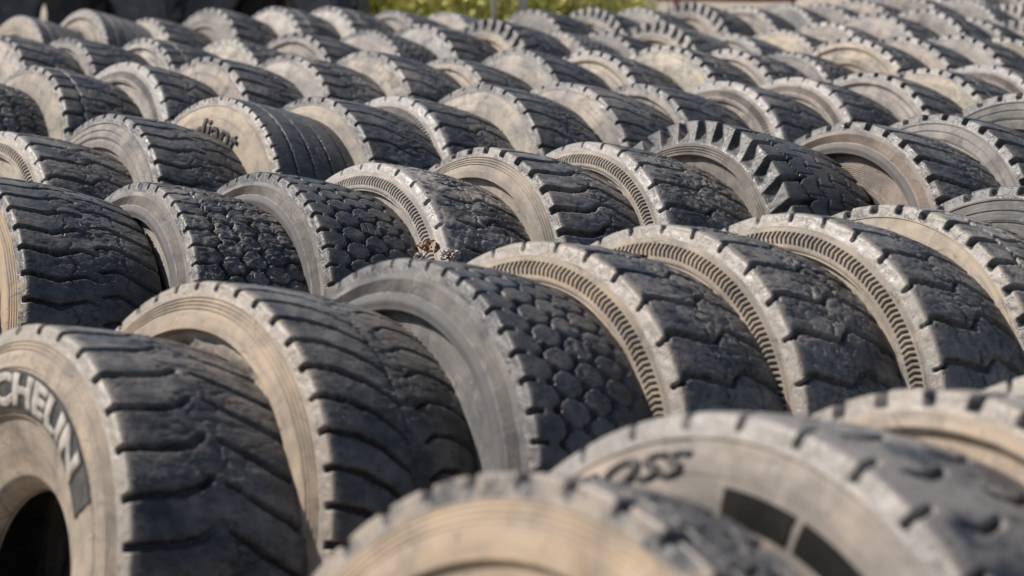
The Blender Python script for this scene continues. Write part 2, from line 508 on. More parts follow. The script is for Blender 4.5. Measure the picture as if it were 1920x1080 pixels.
def s_recess(r):
    x = 0.014 * sstep(0.438, 0.441, r) * (1 - sstep(0.458, 0.474, r))
    return x - 0.003 * np.exp(-((r - 0.415) / 0.015) ** 2) + 0.010 * (1 - sstep(0.382, 0.388, r))

def s_band(r):        # sidewall that carries a lettering band
    x = 0
    for r0 in (0.488, 0.480, 0.472):
        x = x + groove_r(r, r0, 0.0034, 0.0022)
    x = x + groove_r(r, 0.434, 0.004, 0.0025) + groove_r(r, 0.346, 0.004, 0.004)
    return x + 0.006 * (1 - sstep(0.338, 0.344, r))

def s_lug(r):
    x = 0
    for r0 in (0.436, 0.428, 0.420):
        x = x + groove_r(r, r0, 0.0036, 0.0026)
    return x + 0.014 * (1 - sstep(0.404, 0.412, r))

def h_torn(r, t, co):
    n = fbm(co, 18, 3, 91)
    return (1 - sstep(0.40, 0.425, r)) * sstep(0.25, 0.3, r) * (n - 0.42) * 0.028

SIDES = {
    'rings': dict(rows=[(0.42, 0.0008), (0.35, 0.0025)], f=s_rings, seed=11),
    'torn': dict(g=lambda r: 0.62 * (1 - sstep(0.405, 0.42, r)), rows=[(0.42, 0.0008), (0.30, 0.002)], f=lambda r: s_rings(r) + 0.030 * (1 - sstep(0.366, 0.374, r)), h=h_torn, nt=420, seed=12),
    'ribs': dict(g=lambda r: 0.95 * sstep(0.41, 0.416, r) * (1 - sstep(0.447, 0.455, r)), rows=[(0.450, 0.00045), (0.41, 0.0015), (0.325, 0.0008)], f=s_ribs, seed=13),
    'hatch': dict(rows=[(0.483, 0.0015), (0.4795, 0.0006), (0.4535, 0.0018), (0.4515, 0.0006), (0.428, 0.0008)], f=s_hatch, h=h_hatch(215), nt=2150, seed=14),
    'coarse_hatch': dict(rows=[(0.483, 0.0015), (0.4795, 0.0006), (0.4535, 0.0018), (0.4515, 0.0006), (0.428, 0.0008)], f=s_hatch, h=h_hatch(175), nt=1750, seed=15),
    'smooth': dict(und=0.0012, rows=[(0.43, 0.0008), (0.35, 0.002)], f=s_smooth, seed=16),
    'lines': dict(rows=[(0.39, 0.0009)], f=s_lines, seed=17),
    'recess': dict(rows=[(0.37, 0.0012)], f=s_recess, seed=18),
    'twotone': dict(g=lambda r: 0.42 * sstep(0.436, 0.446, r), rows=[(0.39, 0.0012)], f=s_smooth, seed=31),
    'band': dict(und=0.0012, rows=[(0.33, 0.0009)], f=s_band, seed=19),
    'lug': dict(rb=0.447, rows=[(0.40, 0.0007)], f=s_lug, seed=20),
}

def notch(w0, w1):
    return [(-1.34, w0), (-1.0, w0), (-0.9, w1), (0.9, w1), (1.0, w0), (1.34, w0)]

def zig(c, a, n=1):
    return [(0, c - a), (0.25, c), (0.5, c + a), (0.75, c), (1.0, c - a)]

TREADS = {
    # hooked transverse grooves from both shoulders
    'hook': dict(dustside=0.8, N=35, depth=0.021, seed=1, be=1.12,
                 trans=[dict(p=[(-1.34, 0), (-0.95, 0.0), (-0.5, 0.10), (-0.30, 0.22), (-0.12, 0.50)], w=[(-1.34, 0.014), (-0.5, 0.018), (-0.12, 0.011)]),
                        dict(p=[(0.02, 0.42), (0.35, 0.10), (0.7, -0.22), (1.0, -0.5), (1.34, -0.55)], w=[(0.02, 0.008), (0.4, 0.015), (1.34, 0.015)])],
                 shallow=0.75, wc=-0.02, ww=0.35, crumb=0.0035, chip=0.004),
    # long curved grooves falling away from the near shoulder, short arcs on the far side
    'curve': dict(dustside=0.75, N=45, depth=0.019, seed=2, be=1.10, ragged=0.003,
                  trans=[dict(p=[(-1.34, 0), (-0.97, 0.0), (-0.65, -0.10), (-0.35, -0.40), (-0.1, -0.85), (0.0, -1.1)], w=[(-1.34, 0.011), (-0.6, 0.014), (0.0, 0.005)]),
                         dict(p=[(0.22, -0.05), (0.38, 0.22), (0.6, 0.25), (0.8, 0.05), (1.0, -0.35), (1.34, -0.4)], w=[(0.2, 0.005), (0.5, 0.010), (1.34, 0.010)])],
                  circ=[dict(p=zig(-0.02, 0.02), w=0.003, d=0.4)], shallow=0.6, wc=0.1, ww=0.2, crumb=0.002),
    # small hexagonal blocks in staggered rows
    'hex': dict(crack=0.0008, dustside=0.35, N=54, depth=0.012, seed=3, be=1.10, bin=0.008, ragged=0.0026, wob=0.22, dish=0.006,
                trans=[dict(p=[(-1.34, 0.5), (-0.87, 0.5)], w=0.009),
                       dict(p=[(-0.53, 0.0), (-0.27, 0.0)], w=0.0036, d=0.8), dict(p=[(-0.13, 0.5), (0.13, 0.5)], w=0.0036, d=0.8),
                       dict(p=[(0.27, 0.0), (0.55, 0.0)], w=0.0036, d=0.8), dict(p=[(0.87, 0.5), (1.34, 0.5)], w=0.010)],
                circ=[dict(p=zig(-0.60, -0.07), w=0.0044, d=0.85), dict(p=zig(-0.20, 0.07), w=0.0044, d=0.85), dict(p=zig(0.20, -0.07), w=0.0044, d=0.85), dict(p=zig(0.62, 0.07), w=0.0044, d=0.85)],
                pock=[(-0.54, 0.0, 0.009), (-0.67, 0.5, 0.0085), (-0.27, 0.0, 0.0085), (-0.13, 0.5, 0.009), (0.27, 0.0, 0.009), (0.13, 0.5, 0.0085), (0.55, 0.0, 0.0085), (0.69, 0.5, 0.009)],
                shallow=0.1, crumb=0.0018, chip=0.005, dustband=0.02),
    'hex_crumbled': dict(dustside=0.5, N=52, depth=0.014, seed=4, be=1.10, bin=0.008, ragged=0.008, wob=0.25,
                trans=[dict(p=[(-1.34, 0.5), (-0.62, 0.5)], w=[(-1.34, 0.011), (-0.9, 0.009), (-0.7, 0.006)]),
                       dict(p=[(-0.58, 0.0), (-0.2, 0.15)], w=0.006), dict(p=[(-0.18, 0.5), (0.20, 0.62)], w=0.006),
                       dict(p=[(0.22, 0.0), (0.60, 0.12)], w=0.006), dict(p=[(0.62, 0.5), (1.34, 0.5)], w=0.008)],
                circ=[dict(p=zig(-0.56, -0.06), w=0.008), dict(p=zig(-0.18, 0.06), w=0.008), dict(p=zig(0.20, -0.06), w=0.008), dict(p=zig(0.60, 0.06), w=0.008)],
                shallow=0.1, crumb=0.010, chip=0.006, ww=0.8, dish=0.006, dustband=0.03, dusttop=0.05),
    # wide worn blocks split by zigzag grooves, notched buttress
    'chevron': dict(N=33, depth=0.016, seed=5, be=1.14, bin=0.006, ragged=0.004,
                    trans=[dict(p=[(-1.34, 0.0), (-1.0, 0.0), (-0.95, 0.03), (-0.88, 0.17), (-0.80, 0.20), (-0.45, 0.14), (-0.12, 0.10), (0.0, 0.32)], w=[(-1.34, 0.0085), (-0.97, 0.0085), (-0.85, 0.016), (-0.3, 0.017), (0.0, 0.008)]),
                           dict(p=[(-0.02, 0.30), (0.15, 0.50), (0.5, 0.32), (0.8, 0.10), (1.0, -0.1), (1.34, -0.2)], w=[(0.0, 0.008), (0.4, 0.018), (1.34, 0.009)]),
                           dict(p=[(-0.42, 0.72), (-0.10, 0.62)], w=0.0022, d=0.5)],
                    circ=[dict(p=[(0, -0.30), (0.5, -0.18), (1, -0.30)], w=0.0024, d=0.4), dict(p=[(0, 0.38), (0.5, 0.26), (1, 0.38)], w=0.0024, d=0.4)],
                    shallow=0.30, crumb=0.003, chip=0.004, ww=0.6, dustband=0.045, dish=0.005),
    'chevron_worn': dict(N=33, depth=0.016, seed=55, crack=0.004, be=1.14, bin=0.006, ragged=0.004,
                    trans=[dict(p=[(-1.34, 0.0), (-1.0, 0.0), (-0.95, 0.03), (-0.88, 0.17), (-0.80, 0.20), (-0.45, 0.14), (-0.12, 0.10), (0.0, 0.32)], w=[(-1.34, 0.0085), (-0.97, 0.0085), (-0.85, 0.016), (-0.3, 0.017), (0.0, 0.008)]),
                           dict(p=[(-0.02, 0.30), (0.15, 0.50), (0.5, 0.32), (0.8, 0.10), (1.0, -0.1), (1.34, -0.2)], w=[(0.0, 0.008), (0.4, 0.018), (1.34, 0.009)]),
                           dict(p=[(-0.42, 0.72), (-0.10, 0.62)], w=0.0022, d=0.5)],
                    circ=[dict(p=[(0, -0.30), (0.5, -0.18), (1, -0.30)], w=0.0024, d=0.4), dict(p=[(0, 0.38), (0.5, 0.26), (1, 0.38)], w=0.0024, d=0.4)],
                    shallow=0.55, crumb=0.004, chip=0.007, ww=0.8, dustband=0.05, dish=0.005),
    'chevron_bald': dict(N=33, dusttop=0.16, depth=0.016, seed=77, crack=0.004, be=1.14, bin=0.006, ragged=0.004,
                    trans=[dict(p=[(-1.34, 0.0), (-0.97, 0.0)], w=0.009),
                           dict(p=[(-0.62, 0.25), (-0.40, 0.16), (-0.12, 0.12)], w=[(-0.6, 0.009), (-0.3, 0.015), (-0.1, 0.009)]),
                           dict(p=[(-0.02, 0.30), (0.15, 0.50), (0.5, 0.32), (0.8, 0.10), (1.0, -0.1), (1.34, -0.2)], w=[(0.0, 0.008), (0.4, 0.018), (1.34, 0.009)]),
                           dict(p=[(-0.42, 0.72), (-0.10, 0.62)], w=0.0022, d=0.5)],
                    circ=[dict(p=[(0, -0.30), (0.5, -0.18), (1, -0.30)], w=0.0024, d=0.4), dict(p=[(0, 0.38), (0.5, 0.26), (1, 0.38)], w=0.0024, d=0.4)],
                    shallow=0.15, crumb=0.004, chip=0.007, ww=0.8, dustband=0.05, dish=0.005),
    # deep zigzag traction bars
    'zigzag': dict(dustside=0.4, N=43, depth=0.020, seed=6, be=1.08, bin=0.012,
                   trans=[dict(p=[(-1.34, 0.05), (-0.98, 0.02), (-0.55, -0.16), (-0.18, 0.18), (0.02, 0.10)], w=[(-1.34, 0.013), (-0.5, 0.015), (0.0, 0.008)]),
                          dict(p=[(0.06, 0.45), (0.34, 0.60), (0.58, 0.36), (1.0, 0.0), (1.34, 0.0)], w=[(0.05, 0.008), (0.5, 0.014), (1.34, 0.014)]),],
                   circ=[dict(p=[(0, -0.42), (0.5, -0.27), (1, -0.42)], w=0.0028, d=0.4), dict(p=[(0, 0.44), (0.5, 0.52), (1, 0.44)], w=0.0024, d=0.45)],
                   shallow=0.65, wc=0.05, ww=0.35, crumb=0.003, chip=0.005, dustband=0.02),
    # tall S shaped bars with open shoulders
    'wave': dict(dustside=0.38, N=39, depth=0.022, seed=8, be=1.14, bin=0.016, ragged=0.003,
                 trans=[dict(p=[(-1.34, 0.0), (-0.95, 0.0), (-0.45, 0.04), (-0.22, 0.22), (-0.10, 0.46), (0.02, 0.58)], w=[(-1.34, 0.024), (-0.5, 0.021), (0.02, 0.010)]),
                        dict(p=[(-0.02, 0.52), (0.2, 0.55), (0.5, 0.28), (0.75, 0.0), (1.0, -0.2), (1.34, -0.2)], w=[(0, 0.009), (0.4, 0.015), (1.34, 0.022)])],
                 circ=[dict(p=[(0, 0.12), (0.5, 0.0), (1, 0.12)], w=0.004, d=0.4)],
                 shallow=0.45, wc=0.1, ww=0.3, crumb=0.004, chip=0.006, dustband=0.02),
    # straight deep traction bars, worn middle
    'bars': dict(dustside=0.38, N=37, depth=0.020, seed=9, be=1.16, bin=0.014, ragged=0.004,
                 trans=[dict(p=[(-1.34, 0.0), (-0.95, 0.02), (-0.5, -0.12), (-0.1, -0.25), (0.0, -0.2)], w=[(-1.34, 0.024), (-0.6, 0.020), (0.0, 0.008)]),
                        dict(p=[(0.0, 0.30), (0.3, 0.35), (0.6, 0.1), (1.0, -0.15), (1.34, -0.15)], w=[(0, 0.008), (0.5, 0.016), (1.34, 0.022)])],
                 shallow=0.7, wc=0.15, ww=0.4, crumb=0.006, chip=0.008, dish=0.006, dustband=0.02),
    # long bent grooves, rounded shoulder
    'bent': dict(dustside=0.35, N=38, depth=0.015, seed=10, be=1.10, bin=0.010,
                 trans=[dict(p=[(-1.34, 0.0), (-0.96, 0.0), (-0.5, -0.05), (-0.2, -0.30), (0.1, -0.55)], w=[(-1.34, 0.010), (-0.8, 0.013), (0.1, 0.006)]),
                        dict(p=[(0.15, 0.0), (0.4, 0.2), (0.7, -0.05), (1.0, -0.35), (1.34, -0.4)], w=[(0.1, 0.005), (0.5, 0.012), (1.34, 0.012)])],
                 shallow=0.6, crumb=0.004, chip=0.005, dustband=0.02),
    # short sipes, wide flat dusty blocks with notched shoulder
    'sipes': dict(crack=0.0008, N=34, depth=0.016, seed=21, be=1.16, bin=0.006, ragged=0.002,
                  trans=[dict(p=[(-1.34, 0.0), (-0.97, 0.0)], w=0.010),
                         dict(p=[(-0.66, 0.05), (-0.5, -0.06), (-0.3, 0.08), (-0.2, 0.20)], w=[(-0.66, 0.009), (-0.45, 0.015), (-0.2, 0.009)], o=0.2),
                         dict(p=[(0.0, 0.55), (0.2, 0.40), (0.42, 0.52), (0.55, 0.7)], w=0.013), dict(p=[(-0.97, 0.0), (-0.80, 0.12)], w=0.009), dict(p=[(0.95, 0), (1.34, 0)], w=0.010)],
                  shallow=0.2, crumb=0.0015, chip=0.002, dustband=0.05, dusttop=0.50),
    # rectangular shoulder blocks
    'blocks': dict(dustside=0.5, N=40, depth=0.013, seed=22, be=1.18, bin=0.010, ragged=0.003,
                   trans=[dict(p=[(-1.34, 0.0), (-0.6, 0.0)], w=[(-1.34, 0.022), (-0.6, 0.016)]),
                          dict(p=[(-0.55, 0.4), (-0.3, 0.2), (0.0, 0.35), (0.3, 0.15), (0.55, 0.3)], w=0.010),
                          dict(p=[(0.6, 0.0), (1.34, 0.0)], w=0.018)],
                   circ=[dict(p=zig(-0.55, 0.03), w=0.005), dict(p=zig(0.55, 0.03), w=0.005)],
                   shallow=0.3, crumb=0.004, chip=0.005, dustband=0.04, dusttop=0.10),
    'flat_blocks': dict(dustside=0.5, N=40, depth=0.013, seed=42, crown=0.002, be=1.18, bin=0.010, ragged=0.003,
                   trans=[dict(p=[(-1.34, 0.0), (-0.6, 0.0)], w=[(-1.34, 0.022), (-0.6, 0.016)]),
                          dict(p=[(-0.55, 0.4), (-0.3, 0.2), (0.0, 0.35), (0.3, 0.15), (0.55, 0.3)], w=0.010),
                          dict(p=[(0.6, 0.0), (1.34, 0.0)], w=0.018)],
                   circ=[dict(p=zig(-0.55, 0.03), w=0.005), dict(p=zig(0.55, 0.03), w=0.005)],
                   shallow=0.3, crumb=0.004, chip=0.005, dustband=0.04, dusttop=0.10),
    # highway ribs with thin grooves
    'rib': dict(crack=0.0008, dustside=0.6, N=64, depth=0.008, seed=23, be=1.05, bin=0.005, ragged=0.001, crown=0.006,
                trans=[dict(p=[(-1.34, 0.0), (-0.93, 0.05)], w=[(-1.34, 0.007), (-1.0, 0.008), (-0.93, 0.004)]), dict(p=[(0.93, 0.0), (1.34, 0.05)], w=0.007)],
                circ=[dict(p=zig(-0.62, 0.012), w=0.0060), dict(p=zig(-0.22, -0.012), w=0.0060), dict(p=zig(0.2, 0.012), w=0.0060), dict(p=zig(0.6, -0.012), w=0.0060)],
                shallow=0.0, crumb=0.0008, chip=0.0, dish=0.001, dustband=0.015),
    # open lugs with deep gaps down the shoulder
    'lug': dict(crack=0.0008, dustside=0.22, gapdust=1.1, rb=0.447, N=38, depth=0.024, seed=24, be=1.24, bin=0.016, ragged=0.001, crown=0.006, wob=0.03,
                trans=[dict(p=[(-1.34, -0.45), (-1.0, 0.0), (-0.72, 0.14), (-0.42, 0.40)], w=[(-1.34, 0.060), (-1.0, 0.021), (-0.75, 0.024), (-0.55, 0.015), (-0.42, 0.006)]),
                       dict(p=[(-0.62, 0.50), (-0.2, 0.62)], w=0.005, d=0.7), dict(p=[(-0.2, 0.1), (0.2, 0.2)], w=0.006, d=0.7), dict(p=[(0.2, 0.6), (0.62, 0.5)], w=0.005, d=0.7),
                       dict(p=[(0.60, 0.35), (0.75, 0.1), (1.0, 0.0), (1.34, 0.0)], w=[(0.6, 0.006), (0.68, 0.012), (0.8, 0.022), (1.0, 0.026), (1.34, 0.058)])],
                circ=[dict(p=[(0, -0.64), (0.3, -0.52), (0.6, -0.56), (1, -0.64)], w=0.0045, d=0.6), dict(p=zig(-0.18, 0.06), w=0.005, d=0.6), dict(p=zig(0.22, -0.06), w=0.005, d=0.6), dict(p=[(0, 0.64), (0.3, 0.52), (0.6, 0.56), (1, 0.64)], w=0.005, d=0.6)],
                shallow=0.0, crumb=0.0012, chip=0.001, wc=0.6, ww=0.3, dustband=0.006, dish=0.002),
}

_tread, _side = {}, {}
def get_tread(k):
    if k not in _tread:
        me = tread_mesh('tread_' + k, TREADS[k]); me.materials.append(MT); _tread[k] = me
    return _tread[k]
def get_side(k):
    if k not in _side:
        me = side_mesh('sidewall_' + k, SIDES[k]); me.materials.append(MS); _side[k] = me
    return _side[k]

def far_side(rb):
    r = np.concatenate([np.linspace(rb, 0.23, 26), [0.215, 0.207, 0.202, 0.2005]])
    co = lathe(np.stack([W - base_x(r), r], 1), np.linspace(0, 2 * np.pi, 160, endpoint=False))
    me = grid_mesh('sidewall_far', co, 160, len(r)); me.materials.append(MS)
    return me
def liner():
    x0 = float(base_x(0.2005))
    pts = [(x0, 0.2005), (x0 + 0.006, 0.206), (0.034, 0.25), (0.022, 0.30), (0.014, 0.37), (0.02, 0.43), (0.04, 0.468), (0.07, 0.486), (0.11, 0.494), (W / 2, 0.497)]
    a = np.array(pts)
    full = np.concatenate([a, np.stack([W - a[:-1, 0], a[:-1, 1]], 1)[::-1]])
    t = np.linspace(0, 1, len(full)); tt = np.linspace(0, 1, 64)
    pr = np.stack([np.interp(tt, t, full[:, 0]), np.interp(tt, t, full[:, 1])], 1)
    co = lathe(pr, np.linspace(0, 2 * np.pi, 180, endpoint=False))
    me = grid_mesh('inner_liner', co, 180, 64, True, None, flip=False); me.materials.append(M_LINER)
    return me
FAR = {0.495: far_side(0.495), 0.447: far_side(0.447)}
LINER = liner()

def lin(rgb, k=0.56):
    g = sum(rgb) / 3
    rgb = tuple(g + (c - g) * 0.60 for c in rgb)
    f = lambda c: (c / 255 / 12.92) if c / 255 <= 0.04045 else ((c / 255 + 0.055) / 1.055) ** 2.4
    return tuple(f(c) * k for c in rgb)

def child(name, me, parent, R, spin, color):
    o = bpy.data.objects.new(name, me)
    col.objects.link(o)
    o.parent = parent
    o.location = (0, 0, R)
    o.rotation_euler = (spin, 0, 0)
    o.color = color
    return o

GROUP = 'used truck tyres standing in close rows'
def tyre(x, y, yaw, rad, tread, side, rgb, film=0.5, clean=0.6, label='', spin=None, wide=1.0, lean=0.0):
    """root at the lowest point of the near face; parts hang from it"""
    s = rad / R0
    ah = Vector((math.sin(yaw), math.cos(yaw), 0)); up = Vector((0, 0, 1))
    u = math.cos((LEAN + lean)) * up + math.sin((LEAN + lean)) * ah
    a = math.cos((LEAN + lean)) * ah - math.sin((LEAN + lean)) * up
    yv = u.cross(a)
    c = Vector((x, y, rad * math.cos((LEAN + lean))))
    loc = c - u * rad
    root = bpy.data.objects.new('truck_tyre', None)
    root.empty_display_size = 0.2
    col.objects.link(root)
    m = Matrix(((a.x * s * wide, yv.x * s, u.x * s, loc.x), (a.y * s * wide, yv.y * s, u.y * s, loc.y), (a.z * s * wide, yv.z * s, u.z * s, loc.z), (0, 0, 0, 1)))
    root.matrix_world = m
    root['label'] = label
    root['category'] = 'tyre'
    root['group'] = GROUP
    if spin is None:
        spin = random.uniform(0, 6.28)
    t3 = lin(rgb)
    rb = 0.447 if tread == 'lug' else 0.495
    child('tread', get_tread(tread), root, R0, spin, (*t3, film))
    near = child('sidewall', get_side(side), root, R0, 0.0 if side == 'torn' else spin * 0.37, (*t3, clean - 0.08))
    child('sidewall', FAR[rb], root, R0, spin, (*t3, clean))
    child('inner_liner', LINER, root, R0, spin, (*t3, 1))
    root['_near'] = near.name
    return root, near

# ---------------------------------------------------------- lettering on sidewalls
def text_mesh(body, size_r, r_mid, th_start, th_end, side, bold=0.02, shear=0.0, thick=0.0015, lift=0.001, name='lettering'):
    """letters bent along the circle between two angles (degrees, reading clockwise)"""
    cu = bpy.data.curves.new('text_curve', 'FONT')
    cu.body = body
    cu.size = 1.0
    cu.offset = bold
    cu.shear = shear
    cu.extrude = 0.0
    cu.resolution_u = 4
    ob = bpy.data.objects.new('text_tmp', cu)
    col.objects.link(ob)
    bpy.context.view_layer.update()
    me = bpy.data.meshes.new_from_object(ob.evaluated_get(bpy.context.evaluated_depsgraph_get()))
    col.objects.unlink(ob)
    bpy.data.objects.remove(ob)
    import bmesh
    bm = bmesh.new(); bm.from_mesh(me)
    bmesh.ops.triangulate(bm, faces=bm.faces[:])
    bmesh.ops.subdivide_edges(bm, edges=[e for e in bm.edges if e.calc_length() > 0.12], cuts=2, use_grid_fill=False)
    bmesh.ops.triangulate(bm, faces=bm.faces[:])
    ret = bmesh.ops.extrude_face_region(bm, geom=bm.faces[:])
    top = {v for v in ret['geom'] if isinstance(v, bmesh.types.BMVert)}
    xs = [v.co.x for v in bm.verts]; ys = [v.co.y for v in bm.verts]
    x0, x1, y0, y1 = min(xs), max(xs), min(ys), max(ys)
    S = SIDES[side]
    for v in bm.verts:
        th = R_(th_start + (th_end - th_start) * (v.co.x - x0) / (x1 - x0))
        r = r_mid + ((v.co.y - y0) / (y1 - y0) - 0.5) * size_r
        xx = float(base_x(r)) - lift - (thick if v in top else 0)
        v.co = (xx, -r * math.cos(th), r * math.sin(th))
    bmesh.ops.recalc_face_normals(bm, faces=bm.faces[:])
    bm.to_mesh(me); bm.free()
    me.name = name
    return me

def sector_mesh(r0, r1, t0, t1, lift, thick=0.001, n=48):
    import bmesh
    bm = bmesh.new()
    rows = []
    for i in range(n + 1):
        th = R_(t0 + (t1 - t0) * i / n)
        rows.append([[bm.verts.new((float(base_x(r)) - l, -r * math.cos(th), r * math.sin(th))) for r in np.linspace(r0, r1, 5)] for l in (lift, lift + thick)])
    for i in range(n):
        A, B = rows[i], rows[i + 1]
        for j in range(4):
            bm.faces.new((A[1][j], A[1][j + 1], B[1][j + 1], B[1][j]))
        bm.faces.new((A[0][0], A[1][0], B[1][0], B[0][0]))
        bm.faces.new((A[1][4], A[0][4], B[0][4], B[1][4]))
    for A in (rows[0], rows[-1]):
        for j in range(4):
            bm.faces.new((A[0][j], A[0][j + 1], A[1][j + 1], A[1][j]))
    bmesh.ops.recalc_face_normals(bm, faces=bm.faces[:])
    me = bpy.data.meshes.new('label_band'); bm.to_mesh(me); bm.free()
    return me

def attach(me, mat, near, name):
    me.materials.append(mat)
    o = bpy.data.objects.new(name, me)
    col.objects.link(o)
    o.parent = near
    o.rotation_euler = (-near.rotation_euler[0], 0, 0)
    return o

# ------------------------------------------------------------------ the ground
GZ = -W * math.sin(LEAN) * 1.0
def ground():
    n = 160
    k = np.linspace(-1, 1, n)
    g = np.sign(k) * (np.abs(k) ** 3.2) * 400
    X, Y = np.meshgrid(g, g + 8.0, indexing='ij')
    P = np.stack([X.ravel(), Y.ravel(), np.zeros(n * n)], 1)
    z = (fbm(P, 0.8, 3, 5) - 0.5) * 0.04
    P[:, 2] = GZ - 0.012 + z * np.where(np.hypot(P[:, 0], P[:, 1] - 8) < 60, 1, 0)
    me = grid_mesh('ground', P, n, n, wrap=False, flip=False)
    m, nt, p = new_mat('dry_dirt')
    tc = N(nt, 'ShaderNodeTexCoord')
    a = tex_noise(nt, tc.outputs['Object'], 0.7, 6, 0.6)
    b = tex_noise(nt, tc.outputs['Object'], 30, 5, 0.7)
    c = mixc(nt, ramp(nt, a, 0.35, 0.65), (0.20, 0.165, 0.125), (0.29, 0.245, 0.19))
    c = mixc(nt, math_node(nt, 'MULTIPLY', ramp(nt, b, 0.5, 0.75), 0.5), c, (0.10, 0.085, 0.07))
    nt.links.new(c, p.inputs['Base Color'])
    p.inputs['Roughness'].default_value = 0.95
    nt.links.new(bump(nt, b, 0.6, 0.02), p.inputs['Normal'])
    me.materials.append(m)
    o = bpy.data.objects.new('ground', me)
    o['kind'] = 'structure'
    col.objects.link(o)
ground()

# ------------------------------------------------------------------ the tyres
TAN = (186, 162, 134); CREAM = (205, 186, 160); PINK = (180, 166, 154); GREY = (138, 135, 131); DULL = (156, 144, 132); PALE = (196, 186, 176); DGREY = (116, 114, 112)

